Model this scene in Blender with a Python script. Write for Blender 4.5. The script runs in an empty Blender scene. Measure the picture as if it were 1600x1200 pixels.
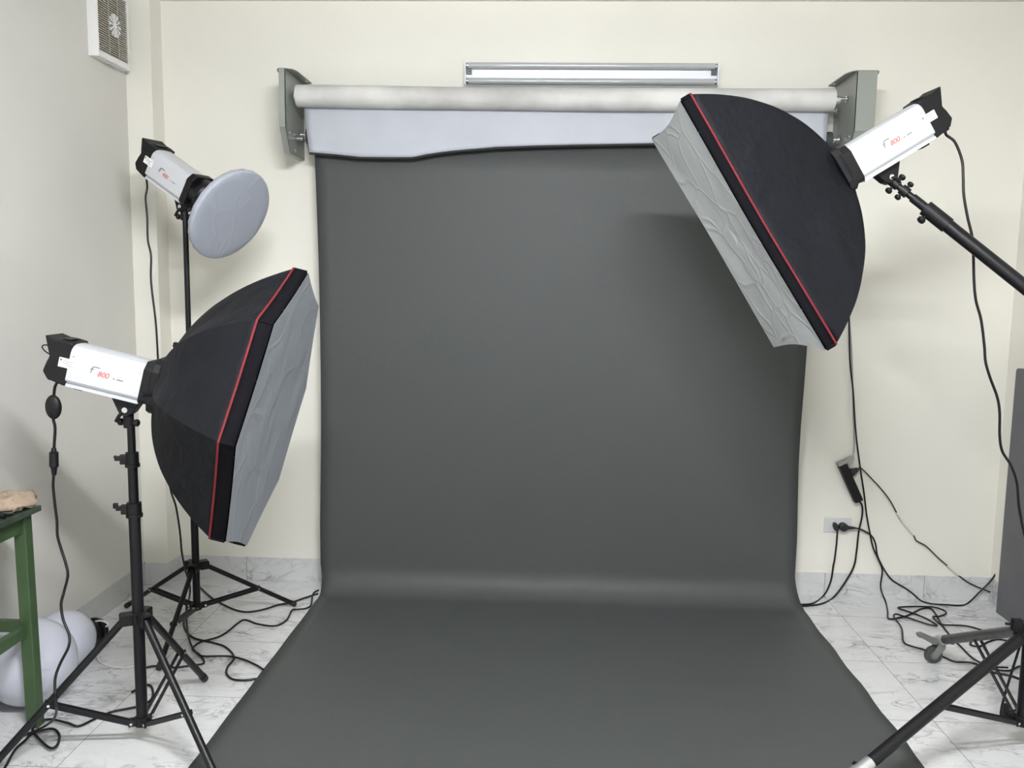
import bpy, bmesh, math, random
from mathutils import Vector, Matrix, noise
random.seed(7)
C = bpy.context.scene.collection
PI = math.pi

# ------------------------------------------------------------------ camera
F, YAW, PITCH, ROLL = 1347.16, -0.0407, 0.1185, 0.0141
CAM = Vector((0.0311, -4.3354, 1.5794))
fwd = Vector((math.sin(YAW)*math.cos(PITCH), math.cos(YAW)*math.cos(PITCH), -math.sin(PITCH)))
rgt0 = Vector((math.cos(YAW), -math.sin(YAW), 0)); up0 = rgt0.cross(fwd)
rgt = rgt0*math.cos(ROLL) + up0*math.sin(ROLL)
upv = -rgt0*math.sin(ROLL) + up0*math.cos(ROLL)
cd = bpy.data.cameras.new('camera'); cam = bpy.data.objects.new('camera', cd); C.objects.link(cam)
cd.sensor_width = 36; cd.lens = F/1600*36; cd.clip_start = 0.05
m = Matrix.Identity(4)
for i in range(3):
    m[i][0] = rgt[i]; m[i][1] = upv[i]; m[i][2] = -fwd[i]; m[i][3] = CAM[i]
cam.matrix_world = m
bpy.context.scene.camera = cam

# ------------------------------------------------------------------ light and exposure
vs = bpy.context.scene.view_settings
bpy.context.scene.display_settings.display_device = 'sRGB'
vs.view_transform = 'Standard'; vs.look = 'None'; vs.gamma = 1; vs.exposure = 0.0
vs.use_curve_mapping = False
w = bpy.data.worlds.new('world'); bpy.context.scene.world = w; w.use_nodes = True
w.node_tree.nodes['Background'].inputs[0].default_value = (0.9, 0.95, 1, 1)
w.node_tree.nodes['Background'].inputs[1].default_value = 0.25

# the one working lamp of the room: a twin tube batten on the ceiling just in front of the photographer, lengthwise along X.
# Its glowing tubes are the light source (built below as ceiling_lamp).
LAMP_X, LAMP_Y, LAMP_EMIT = 0.10, -3.50, 495.0

# ------------------------------------------------------------------ calibration helpers: a viewing ray met with a real plane
def ray(px, py): return fwd + rgt*((px-800)/F) - upv*((py-600)/F)
def at(px, py, axis, val):
    d = ray(px, py); k = 'xyz'.index(axis)
    return CAM + d*((val-CAM[k])/d[k])
def fl(px, py, z=0.005): return at(px, py, 'z', z)
def ay(px, py, y): return at(px, py, 'y', y)

# ------------------------------------------------------------------ materials
def mat(name, col, rough=0.5, metal=0.0, bump=None, crease=None, var=None, spec=None, sheen=0, coat=0, trans=0):
    m = bpy.data.materials.new(name); m.use_nodes = True
    nt = m.node_tree; N = nt.nodes; L = nt.links; b = N['Principled BSDF']
    b.inputs['Base Color'].default_value = (*col, 1); b.inputs['Roughness'].default_value = rough
    b.inputs['Metallic'].default_value = metal
    if spec is not None: b.inputs['Specular IOR Level'].default_value = spec
    if sheen: b.inputs['Sheen Weight'].default_value = sheen
    if coat: b.inputs['Coat Weight'].default_value = coat
    tc = N.new('ShaderNodeTexCoord')
    if var:   # (scale, amount, optional vector scale)
        n = N.new('ShaderNodeTexNoise'); n.inputs['Scale'].default_value = var[0]; n.inputs['Detail'].default_value = 5
        mp = N.new('ShaderNodeMapping'); L.new(tc.outputs['Object'], mp.inputs[0])
        if len(var) > 2: mp.inputs['Scale'].default_value = var[2]
        L.new(mp.outputs[0], n.inputs['Vector'])
        r = N.new('ShaderNodeValToRGB')
        r.color_ramp.elements[0].position = 0.3; r.color_ramp.elements[1].position = 0.7
        r.color_ramp.elements[0].color = (*[c*(1-var[1]) for c in col], 1)
        r.color_ramp.elements[1].color = (*[min(1, c*(1+var[1]*0.6)) for c in col], 1)
        L.new(n.outputs['Fac'], r.inputs[0]); L.new(r.outputs[0], b.inputs['Base Color'])
    if crease:  # folded cloth: thin ridges along distorted cell edges
        vo = N.new('ShaderNodeTexVoronoi'); vo.feature = 'DISTANCE_TO_EDGE'; vo.inputs['Scale'].default_value = crease[0]
        dn = N.new('ShaderNodeTexNoise'); dn.inputs['Scale'].default_value = 3.0; dn.inputs['Detail'].default_value = 1
        vm = N.new('ShaderNodeVectorMath'); vm.operation = 'MULTIPLY_ADD'
        L.new(tc.outputs['Object'], dn.inputs['Vector']); L.new(dn.outputs['Color'], vm.inputs[0]); vm.inputs[1].default_value = (0.35, 0.35, 0.35); L.new(tc.outputs['Object'], vm.inputs[2])
        L.new(vm.outputs[0], vo.inputs['Vector'])
        mr = N.new('ShaderNodeMapRange'); mr.inputs[1].default_value = 0; mr.inputs[2].default_value = 0.06; mr.inputs[3].default_value = 1; mr.inputs[4].default_value = 0
        L.new(vo.outputs['Distance'], mr.inputs[0])
        n2 = N.new('ShaderNodeTexNoise'); n2.inputs['Scale'].default_value = 6; n2.inputs['Detail'].default_value = 2; L.new(tc.outputs['Object'], n2.inputs['Vector'])
        ad = N.new('ShaderNodeMath'); ad.operation = 'MULTIPLY_ADD'; L.new(n2.outputs['Fac'], ad.inputs[0]); ad.inputs[1].default_value = 1.2; L.new(mr.outputs[0], ad.inputs[2])
        bu = N.new('ShaderNodeBump'); bu.inputs['Strength'].default_value = crease[1]; bu.inputs['Distance'].default_value = 0.006
        L.new(ad.outputs[0], bu.inputs['Height']); L.new(bu.outputs[0], b.inputs['Normal'])
    if bump:  # (scale, strength, distance, vec scale)
        n = N.new('ShaderNodeTexNoise'); n.inputs['Scale'].default_value = bump[0]; n.inputs['Detail'].default_value = 4
        mp = N.new('ShaderNodeMapping'); L.new(tc.outputs['Object'], mp.inputs[0])
        if len(bump) > 3: mp.inputs['Scale'].default_value = bump[3]
        L.new(mp.outputs[0], n.inputs['Vector'])
        bu = N.new('ShaderNodeBump'); bu.inputs['Strength'].default_value = bump[1]; bu.inputs['Distance'].default_value = bump[2]
        L.new(n.outputs['Fac'], bu.inputs['Height']); L.new(bu.outputs[0], b.inputs['Normal'])
    return m

def marble(name, grid, vscale=(1, 1, 1), base=(0.72, 0.725, 0.735), vein=(0.26, 0.265, 0.26)):
    m = bpy.data.materials.new(name); m.use_nodes = True
    nt = m.node_tree; N = nt.nodes; L = nt.links; b = N['Principled BSDF']
    tc = N.new('ShaderNodeTexCoord')
    def math_(op, a, bb=None, c=None):
        n = N.new('ShaderNodeMath'); n.operation = op
        for i, v in enumerate((a, bb, c)):
            if v is None: continue
            if isinstance(v, (int, float)): n.inputs[i].default_value = v
            else: L.new(v, n.inputs[i])
        return n.outputs[0]
    sep = N.new('ShaderNodeSeparateXYZ'); L.new(tc.outputs['Object'], sep.inputs[0])
    vec = tc.outputs['Object']; gm = None
    if grid:
        gx, gy, s = grid
        u = math_('DIVIDE', math_('SUBTRACT', sep.outputs[0], gx), s)
        v = math_('DIVIDE', math_('SUBTRACT', sep.outputs[1], gy), s) if gy is not None else None
        cu = math_('FLOOR', u); comb = N.new('ShaderNodeCombineXYZ'); L.new(cu, comb.inputs[0])
        if v is not None: L.new(math_('FLOOR', v), comb.inputs[1])
        wn = N.new('ShaderNodeTexWhiteNoise'); wn.noise_dimensions = '3D'; L.new(comb.outputs[0], wn.inputs['Vector'])
        va = N.new('ShaderNodeVectorMath'); va.operation = 'MULTIPLY_ADD'
        L.new(wn.outputs['Color'], va.inputs[0]); va.inputs[1].default_value = (13, 13, 13); L.new(vec, va.inputs[2])
        vec = va.outputs[0]
        def line(x):
            f = math_('FRACT', x); d = math_('ABSOLUTE', math_('SUBTRACT', f, 0.5))
            return math_('GREATER_THAN', d, 0.5-0.0022/s*0.6)
        gm = line(u)
        if v is not None: gm = math_('MAXIMUM', gm, line(v))
    mp = N.new('ShaderNodeMapping'); mp.inputs['Scale'].default_value = vscale; mp.inputs['Rotation'].default_value = (0, 0, 0.45)
    L.new(vec, mp.inputs[0])
    def veins(scale, dist, width, detail=6):
        n = N.new('ShaderNodeTexNoise'); n.inputs['Scale'].default_value = scale; n.inputs['Detail'].default_value = detail
        n.inputs['Distortion'].default_value = dist; n.inputs['Roughness'].default_value = 0.55
        L.new(mp.outputs[0], n.inputs['Vector'])
        d = math_('ABSOLUTE', math_('SUBTRACT', n.outputs['Fac'], 0.5))
        r = N.new('ShaderNodeMapRange'); r.inputs[1].default_value = 0; r.inputs[2].default_value = width
        r.inputs[3].default_value = 1; r.inputs[4].default_value = 0; r.interpolation_type = 'SMOOTHSTEP'
        L.new(d, r.inputs[0]); return r.outputs[0]
    v1 = veins(2.6, 1.2, 0.035); v2 = veins(6.5, 0.8, 0.03)
    mk = N.new('ShaderNodeTexNoise'); mk.inputs['Scale'].default_value = 4.0; mk.inputs['Detail'].default_value = 2
    L.new(mp.outputs[0], mk.inputs['Vector'])
    mr = N.new('ShaderNodeMapRange'); mr.inputs[1].default_value = 0.45; mr.inputs[2].default_value = 0.68; L.new(mk.outputs['Fac'], mr.inputs[0])
    tot = math_('MINIMUM', math_('MULTIPLY', math_('ADD', math_('MULTIPLY', v1, 0.55), math_('MULTIPLY', v2, 0.6)), math_('ADD', mr.outputs[0], 0.12)), 1.0)
    cl = N.new('ShaderNodeTexNoise'); cl.inputs['Scale'].default_value = 5; cl.inputs['Detail'].default_value = 6
    L.new(mp.outputs[0], cl.inputs['Vector'])
    mx0 = N.new('ShaderNodeMix'); mx0.data_type = 'RGBA'
    mx0.inputs[6].default_value = (*base, 1); mx0.inputs[7].default_value = (*[c*0.86 for c in base], 1)
    L.new(cl.outputs['Fac'], mx0.inputs[0])
    mx = N.new('ShaderNodeMix'); mx.data_type = 'RGBA'; L.new(tot, mx.inputs[0]); L.new(mx0.outputs[2], mx.inputs[6])
    mx.inputs[7].default_value = (*vein, 1)
    out = mx.outputs[2]
    if gm is not None:
        g = N.new('ShaderNodeMix'); g.data_type = 'RGBA'; L.new(gm, g.inputs[0]); L.new(out, g.inputs[6])
        g.inputs[7].default_value = (0.22, 0.22, 0.21, 1); out = g.outputs[2]
    L.new(out, b.inputs['Base Color'])
    b.inputs['Roughness'].default_value = 0.16; b.inputs['Specular IOR Level'].default_value = 0.45
    return m

M = dict(
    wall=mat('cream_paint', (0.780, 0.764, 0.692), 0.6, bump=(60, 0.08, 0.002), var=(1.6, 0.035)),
    wallL=mat('shaded_cream_paint', (0.665, 0.652, 0.61), 0.6, bump=(60, 0.08, 0.002), var=(1.3, 0.06)),  # same cream paint, darkened to put in the grazing shade and cut front-wall bounce
    ceil=mat('ceiling_paint', (0.68, 0.68, 0.66), 0.7),
    floor=marble('marble_tiles', (-1.5285, -0.28, 0.5), (1, 2.2, 1)),
    base=marble('marble_skirting', (-1.5285, None, 0.5), (1, 1, 1.3), base=(0.66, 0.67, 0.675)),
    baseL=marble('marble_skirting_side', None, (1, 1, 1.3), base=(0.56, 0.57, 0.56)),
    backdrop=mat('grey_paper', (0.069, 0.0735, 0.073), 0.5, bump=(5, 0.12, 0.01, (0.6, 1, 3)), var=(220, 0.09), spec=0.2),
    sheet=mat('white_sheet', (0.43, 0.452, 0.50), 0.6, bump=(6, 0.3, 0.01), var=(5, 0.05)),  # white vinyl; the bluish tint paints in the shade below the roll
    roll=mat('soiled_white_roll', (0.57, 0.565, 0.55), 0.7, var=(3.0, 0.34, (1, 1.2, 1.2)), bump=(40, 0.2, 0.002)),
    edgeshade=mat('shaded_sheet_edge', (0.018, 0.018, 0.02), 0.7),
    bracket=mat('grey_green_steel', (0.285, 0.305, 0.28), 0.35, 0.2, bump=(8, 0.05, 0.003)),
    chrome=mat('chrome', (0.75, 0.76, 0.78), 0.2, 1.0),
    steel=mat('zinc_steel', (0.62, 0.64, 0.65), 0.35, 0.8),
    alu=mat('white_aluminium', (0.56, 0.575, 0.61), 0.32, 0.12, bump=(90, 0.03, 0.001)),
    blackp=mat('black_plastic', (0.007, 0.007, 0.008), 0.5, spec=0.25),
    blackm=mat('black_metal', (0.006, 0.006, 0.0075), 0.4, 0.0, spec=0.28),
    greyleg=mat('worn_dark_metal', (0.055, 0.055, 0.055), 0.4, 0.3, var=(30, 0.3)),
    fabric=mat('black_nylon', (0.0075, 0.008, 0.0105), 0.62, bump=(5, 1.0, 0.03, (1, 1.6, 1)), spec=0.11),
    fabric2=mat('black_webbing', (0.0045, 0.0045, 0.006), 0.9, spec=0.06, bump=(300, 0.3, 0.001)),
    red=mat('red_piping', (0.165, 0.018, 0.024), 0.7, spec=0.2),
    diff=mat('diffuser_cloth', (0.32, 0.345, 0.385), 0.6, crease=(4.0, 0.2)),
    diff2=mat('silvery_diffuser_cloth', (0.68, 0.71, 0.72), 0.45, crease=(5.5, 0.3), var=(3, 0.08)),
    sock=mat('dish_sock_cloth', (0.35, 0.375, 0.435), 0.65, crease=(5.0, 0.15)),
    rubber=mat('black_rubber', (0.012, 0.012, 0.012), 0.55),
    cable=mat('black_cable', (0.007, 0.007, 0.007), 0.4, spec=0.3),
    cableg=mat('grey_cable', (0.30, 0.30, 0.29), 0.5),
    cablew=mat('white_cable', (0.72, 0.72, 0.69), 0.45),
    green=mat('green_painted_wood', (0.042, 0.082, 0.032), 0.45, var=(7, 0.22), bump=(30, 0.15, 0.003)),
    greenw=mat('worn_green_top', (0.050, 0.075, 0.052), 0.45, var=(12, 0.5)),
    cloth=mat('beige_cloth', (0.33, 0.255, 0.185), 0.8, bump=(30, 0.6, 0.01), var=(10, 0.25)),
    globe=mat('opal_glass', (0.52, 0.53, 0.61), 0.08, coat=0.3),  # opal white lowered, the shade around the globes is put into the colour
    white=mat('white_plastic', (0.78, 0.78, 0.77), 0.35),
    darksteel=mat('dark_socket', (0.09, 0.11, 0.12), 0.35, 0.3),
    ivory=mat('ivory_plate', (0.62, 0.63, 0.64), 0.35),
    louver=mat('fan_louver', (0.42, 0.40, 0.34), 0.5),
    louverd=mat('fan_dark', (0.10, 0.075, 0.055), 0.7),
    glass=mat('fluorescent_tube', (0.42, 0.44, 0.45), 0.22, 0.0, coat=0.5),
    white2=mat('enamel_white', (0.84, 0.87, 0.92), 0.3),
    sticker=mat('white_sticker', (0.85, 0.85, 0.84), 0.5),
    ink=mat('grey_ink', (0.12, 0.12, 0.14), 0.6),
    redink=mat('red_ink', (0.60, 0.10, 0.06), 0.6),
    board=mat('grey_board', (0.115, 0.115, 0.125), 0.55, bump=(20, 0.2, 0.003), var=(6, 0.1)),
    tagm=mat('orange_label', (0.80, 0.50, 0.36), 0.5),
    wheel=mat('grey_rubber_wheel', (0.045, 0.05, 0.048), 0.6),
    forkm=mat('dull_steel', (0.22, 0.225, 0.22), 0.45, 0.3),
    brake=mat('grey_brake_lever', (0.16, 0.165, 0.155), 0.45, 0.2),
    lampon=mat('lit_tube', (0.9, 0.9, 0.9), 0.5),
)
_b = M['lampon'].node_tree.nodes['Principled BSDF']
_b.inputs['Emission Color'].default_value = (0.975, 0.99, 1.02, 1); _b.inputs['Emission Strength'].default_value = LAMP_EMIT

# ------------------------------------------------------------------ mesh helpers
def basis(x, up=Vector((0, 0, 1))):
    x = x.normalized(); y = up.cross(x)
    if y.length < 1e-4: y = Vector((0, 1, 0)).cross(x)
    y.normalize(); z = x.cross(y)
    return x, y, z
def frame_m(o, x, y, z):
    m = Matrix.Identity(4)
    for i in range(3): m[i][0] = x[i]; m[i][1] = y[i]; m[i][2] = z[i]; m[i][3] = o[i]
    return m

class MB:
    def __init__(s, mtx=None): s.bm = bmesh.new(); s.m = mtx or Matrix.Identity(4)
    def v(s, p): return s.bm.verts.new(s.m @ Vector(p))
    def face(s, vs):
        try: return s.bm.faces.new(vs)
        except ValueError: return None
    def box(s, lo, hi, loc=None):
        m = loc or Matrix.Identity(4)
        V = [s.v(m @ Vector((x, y, z))) for x in (lo[0], hi[0]) for y in (lo[1], hi[1]) for z in (lo[2], hi[2])]
        for f in ((0, 1, 3, 2), (4, 6, 7, 5), (0, 4, 5, 1), (2, 3, 7, 6), (0, 2, 6, 4), (1, 5, 7, 3)): s.face([V[i] for i in f])
        return s
    def prism(s, pts, a, b, axis='y'):
        # pts: 2D outline; extruded from a to b along axis
        def mk(p, t):
            return {'y': (p[0], t, p[1]), 'x': (t, p[0], p[1]), 'z': (p[0], p[1], t)}[axis]
        A = [s.v(mk(p, a)) for p in pts]; B = [s.v(mk(p, b)) for p in pts]
        s.face(A); s.face(B[::-1]); n = len(pts)
        for i in range(n): s.face([A[i], B[i], B[(i+1) % n], A[(i+1) % n]])
        return s
    def rings(s, R, closed_ring=True, cap=True):
        V = [[s.v(p) for p in r] for r in R]
        n = len(V[0])
        for i in range(len(V)-1):
            for j in range(n if closed_ring else n-1):
                k = (j+1) % n
                s.face([V[i][j], V[i][k], V[i+1][k], V[i+1][j]])
        if cap and closed_ring: s.face(V[0][::-1]); s.face(V[-1])
        return s
    def cyl(s, a, b, r1, r2=None, n=16):
        a = Vector(a); b = Vector(b); r2 = r1 if r2 is None else r2
        x, y, z = basis(b-a)
        R = [[p + (y*math.cos(t)+z*math.sin(t))*r for t in [2*PI*i/n for i in range(n)]] for p, r in ((a, r1), (b, r2))]
        return s.rings(R)
    def lathe(s, o, axis, prof, n=32, cap=True):
        # prof: (distance along axis, radius)
        o = Vector(o); x, y, z = basis(Vector(axis))
        R = [[o + x*d + (y*math.cos(t)+z*math.sin(t))*r for t in [2*PI*i/n for i in range(n)]] for d, r in prof]
        return s.rings(R, cap=cap)
    def tube(s, pts, r, n=8, sub=6, smooth=True):
        P = [Vector(p) for p in pts]
        if smooth and len(P) > 2:
            Q = []
            for i in range(len(P)-1):
                p0 = P[max(i-1, 0)]; p1 = P[i]; p2 = P[i+1]; p3 = P[min(i+2, len(P)-1)]
                for k in range(sub):
                    t = k/sub
                    Q.append(0.5*((2*p1) + (p2-p0)*t + (2*p0-5*p1+4*p2-p3)*t*t + (3*p1-p0-3*p2+p3)*t**3))
            Q.append(P[-1]); P = Q
        R = []; yv = None
        for i, p in enumerate(P):
            d = (P[min(i+1, len(P)-1)]-P[max(i-1, 0)])
            if d.length < 1e-7: d = Vector((0, 0, 1))
            d.normalize()
            if yv is None: _, yv, _ = basis(d)
            yv = (yv - d*yv.dot(d))
            if yv.length < 1e-5: _, yv, _ = basis(d)
            yv.normalize(); zv = d.cross(yv)
            R.append([p + (yv*math.cos(t)+zv*math.sin(t))*r for t in [2*PI*k/n for k in range(n)]])
        return s.rings(R)
    def sphere(s, c, r, n=32, m=20, sc=(1, 1, 1)):
        c = Vector(c)
        R = [[c + Vector((math.sin(a)*math.cos(t)*sc[0], math.sin(a)*math.sin(t)*sc[1], math.cos(a)*sc[2]))*r for t in [2*PI*i/n for i in range(n)]]
             for a in [PI*(0.01+0.98*j/m) for j in range(m+1)]]
        return s.rings(R)
    def build(s, name, material, parent=None, smooth=False, bevel=0, angle=35, solid=0):
        bmesh.ops.recalc_face_normals(s.bm, faces=s.bm.faces)
        inv = None; root = parent
        if parent is not None:
            while root.parent is not None: root = root.parent
            inv = ROOTM[root.name].inverted()
            s.bm.transform(inv)
            base = None
        else:
            xs = [v.co for v in s.bm.verts]
            base = Vector(((min(v.x for v in xs)+max(v.x for v in xs))/2, (min(v.y for v in xs)+max(v.y for v in xs))/2, min(v.z for v in xs)))
            if name.split('_')[0] in ('wall', 'floor', 'ceiling', 'baseboard', 'trim'): base = Vector((0, 0, 0))
            s.bm.transform(Matrix.Translation(-base))
        me = bpy.data.meshes.new(name); s.bm.to_mesh(me); s.bm.free()
        o = bpy.data.objects.new(name, me); C.objects.link(o); me.materials.append(material)
        if parent is not None: o.parent = parent
        else: o.location = base; ROOTM[o.name] = Matrix.Translation(base)
        if smooth:
            for p in me.polygons: p.use_smooth = True
            try:
                me.set_sharp_from_angle(angle=math.radians(angle))
            except Exception: pass
        if bevel:
            b = o.modifiers.new('bevel', 'BEVEL'); b.width = bevel; b.segments = 2; b.limit_method = 'ANGLE'
        if solid:
            b = o.modifiers.new('solid', 'SOLIDIFY'); b.thickness = solid; b.offset = 0
        return o
ROOTM = {}
def tag(o, label, cat, group=None):
    o['label'] = label; o['category'] = cat
    if group: o['group'] = group
    return o
def thing(name, label, cat, mtx, group=None):
    o = bpy.data.objects.new(name, None); C.objects.link(o); o.empty_display_size = 0.05
    if not isinstance(mtx, Matrix): mtx = Matrix.Translation(Vector(mtx))
    o.matrix_world = mtx; ROOTM[o.name] = mtx.copy()
    return tag(o, label, cat, group)
def struct(o): o['kind'] = 'structure'; return o

# ------------------------------------------------------------------ the room
XW, XR, YP, XP, HB, BOT = -2.02, 2.302, -0.123, -1.895, 0.1204, 2.918
YF, ZC = -5.7, 3.02
struct(MB().box((XW-0.1, YF-0.1, -0.1), (XR+0.1, 0.1, 0)).build('floor', M['floor']))
struct(MB().box((XW-0.1, YF-0.1, ZC), (XR+0.1, 0.1, ZC+0.1)).build('ceiling', M['ceil']))
struct(MB().box((XW-0.1, 0, 0), (XR+0.1, 0.1, ZC)).build('wall_back', M['wall']))
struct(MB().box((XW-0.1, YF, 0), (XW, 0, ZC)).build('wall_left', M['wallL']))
struct(MB().box((XR, YF, 0), (XR+0.1, 0, ZC)).build('wall_right', M['wall']))
struct(MB().box((XW-0.1, YF-0.1, 0), (XR+0.1, YF, ZC)).build('wall_front', M['wallL']))
struct(MB().box((XW, YP, 0), (XP, 0, ZC)).build('trim_1', M['wall']))           # corner pillar
struct(MB().box((XP, YP, BOT), (XR, 0, ZC)).build('trim_2', M['wall']))          # beam above the back wall
bt = 0.006
struct(MB().box((XP+bt, -bt, 0), (XR-bt, 0, HB)).build('baseboard_back', M['base']))
o = MB().box((XW+bt, YP-bt, 0), (XP, YP, HB-0.006)).box((XP, YP-bt, 0), (XP+bt, 0, HB-0.006)).build('baseboard_pillar', M['base']); struct(o)
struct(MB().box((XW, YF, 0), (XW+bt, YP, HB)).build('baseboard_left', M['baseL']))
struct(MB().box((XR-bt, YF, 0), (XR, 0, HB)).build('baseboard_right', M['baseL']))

# the working lamp of the room
lx, ly = LAMP_X, LAMP_Y
t = thing('ceiling_lamp', 'lit white twin tube ceiling lamp above the photographer', 'ceiling lamp', (lx, ly, ZC-0.22))
MB().box((lx-0.65, ly-0.06, ZC-0.20), (lx+0.65, ly+0.06, ZC-0.15)).build('housing', M['white'], t, bevel=0.004)
for sx in (-0.4, 0.4): MB().cyl((lx+sx, ly, ZC-0.15), (lx+sx, ly, ZC), 0.008).build('hanger', M['steel'], t, smooth=True)
for s in (-0.040, 0.040): MB().cyl((lx-0.6, ly+s, ZC-0.225), (lx+0.6, ly+s, ZC-0.225), 0.016).build('tube', M['lampon'], t, smooth=True)

# ------------------------------------------------------------------ backdrop system
# brackets: folded steel channels with a top flange
def bracket(xi, xo, label, xfl, pins):
    # xi: x of the inner plate, xo: outer edge of the front face
    s = 1 if xo > xi else -1
    t = thing('wall_bracket', label, 'bracket', ((xi+xo)/2, 0, 2.16), 'backdrop roller brackets')
    side = [(0, 2.53), (-0.30, 2.53), (-0.30, 2.272), (-0.235, 2.162), (0, 2.162)]
    th = 0.003
    mb = MB(); mb.prism([(y, z) for y, z in side], xi, xi+s*th, 'x')
    mb.build('side_plate', M['bracket'], t)
    mb = MB()
    mb.prism([(-0.30, 2.53), (-0.30, 2.272), (-0.235, 2.162), (-0.232, 2.162), (-0.297, 2.274), (-0.297, 2.53)], xi, xo, 'x')
    mb.build('front_plate', M['bracket'], t)
    mb = MB(); mb.box((min(xi, xo), -0.235, 2.160), (max(xi, xo), 0, 2.163)); mb.build('bottom_plate', M['bracket'], t)
    fl0, fl1 = xfl
    # flange with four screw holes drawn as cut outs
    mb = MB()
    mb.prism([(fl0, 0), (fl0, -0.24), (fl0+0.012, -0.285), (xi if s > 0 else xo, -0.302), (xo if s > 0 else xi, -0.302), (fl1-0.012, -0.285), (fl1, -0.24), (fl1, 0)], 2.530, 2.534, 'z')
    mb.build('top_flange', M['bracket'], t, bevel=0.0008)
    for hx in (fl0+0.014, fl1-0.014):
        for hy in (-0.255, -0.05):
            MB().cyl((hx, hy, 2.5285), (hx, hy, 2.5355), 0.006).build('screw', M['chrome'], t, smooth=True)
    for (py, pz, L_, r) in pins:
        mb = MB(); mb.cyl((xi, py, pz), (xi-s*L_, py, pz), r); mb.cyl((xi-s*0.004, py, pz), (xi-s*0.011, py, pz), r*2.0, n=6)
        mb.build('bolt', M['chrome'], t, smooth=True)
    for (py, pz) in ((-0.10, 2.245), (-0.24, 2.255), (-0.16, 2.185)):
        MB().cyl((xi-s*0.0005, py, pz), (xi-s*0.004, py, pz), 0.007).build('rivet', M['steel'], t, smooth=True)
    return t
bracket(-1.192, -1.222, 'grey steel bracket at the left end of the white roll', (-1.246, -1.150), [(-0.20, 2.43, 0.012, 0.006), (-0.09, 2.27, 0.06, 0.010), (-0.15, 2.243, 0.036, 0.008)])
bracket(1.386, 1.475, 'wide grey steel bracket at the right end of the white roll', (1.352, 1.500), [(-0.20, 2.43, 0.055, 0.008), (-0.07, 2.40, 0.06, 0.007), (-0.12, 2.26, 0.07, 0.012)])

# white roll
t = thing('backdrop_roll', 'thick soiled white rolled backdrop held between the two brackets', 'backdrop roll', (0.06, -0.20, 2.38))
zl, zr, rr = 2.430, 2.425, 0.051
mb = MB(); n = 40; R = []
for i in range(61):
    x = -1.166 + (1.318+1.166)*i/60; u = i/60
    z = zl + (zr-zl)*u - 0.006*math.sin(PI*u); r = rr + 0.0015*noise.noise(Vector((x*1.5, 0, 0)))
    if i in (0, 60): r *= 0.985
    R.append([(x if i not in (0, 60) else x, -0.20 + r*math.cos(a), z + r*math.sin(a)) for a in [2*PI*k/n for k in range(n)]])
mb.rings(R); mb.build('roll', M['roll'], t, smooth=True, angle=50)
MB().cyl((-1.18, -0.20, zl), (1.345, -0.20, zr), 0.019).build('core', M['steel'], t, smooth=True)
# sheet that hangs from the roll (part of it), bottom edge cut in a wave
edge = [(484, 237.5), (500, 239), (525, 241), (562, 245), (600, 245.5), (644, 245.5), (655, 243.5), (666, 241), (690, 237.5), (712, 235), (775, 229.5), (840, 227), (900, 225.6), (1016, 223.5), (1120, 222), (1293, 221)]
YS = -0.176
E_ = [ay(x, y, YS-0.006) for x, y in edge]
def edge_z(x):
    for a, b in zip(E_[:-1], E_[1:]):
        if a.x <= x <= b.x: return a.z + (b.z-a.z)*(x-a.x)/(b.x-a.x)
    return E_[0].z if x < E_[0].x else E_[-1].z
mb = MB(); V = []; nx, nz = 90, 14
for i in range(nx+1):
    u = i/nx; row = []
    for j in range(nz+1):
        w_ = j/nz
        xl = -1.140 + 0.022*w_**1.5; xr = 1.306 - 0.004*w_
        x = xl + (xr-xl)*u
        zt = 2.395; zb = edge_z(x)
        z = zt + (zb-zt)*w_
        y = YS + 0.008*noise.noise(Vector((x*1.4, z*3, 3))) - 0.004*w_*w_
        row.append(mb.v((x, y, z)))
    V.append(row)
for i in range(nx):
    for j in range(nz): mb.face([V[i][j], V[i+1][j], V[i+1][j+1], V[i][j+1]])
mb.build('hanging_sheet', M['sheet'], t, smooth=True, solid=0.002)
# rolled bottom edge of the sheet, its shade put into the dark colour
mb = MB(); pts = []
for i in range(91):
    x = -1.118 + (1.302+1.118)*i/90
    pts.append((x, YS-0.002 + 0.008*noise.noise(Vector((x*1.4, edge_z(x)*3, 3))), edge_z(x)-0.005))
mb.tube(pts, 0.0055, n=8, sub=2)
mb.build('sheet_edge', M['edgeshade'], t, smooth=True)

# grey backdrop paper: roll, drop, sweep and floor run
t = thing('paper_backdrop', 'long grey paper backdrop hanging from rollers and sweeping onto the floor', 'backdrop', (0.1, -0.3, 0))
MB().cyl((-1.150, -0.095, 2.263), (1.350, -0.095, 2.263), 0.038, n=32).build('paper_roll', M['backdrop'], t, smooth=True)
prof = []
YD = -0.134
for k in range(12): prof.append((YD - 0.003*math.sin(k/11*PI), 2.263 - (2.263-0.14)*k/11))
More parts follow.
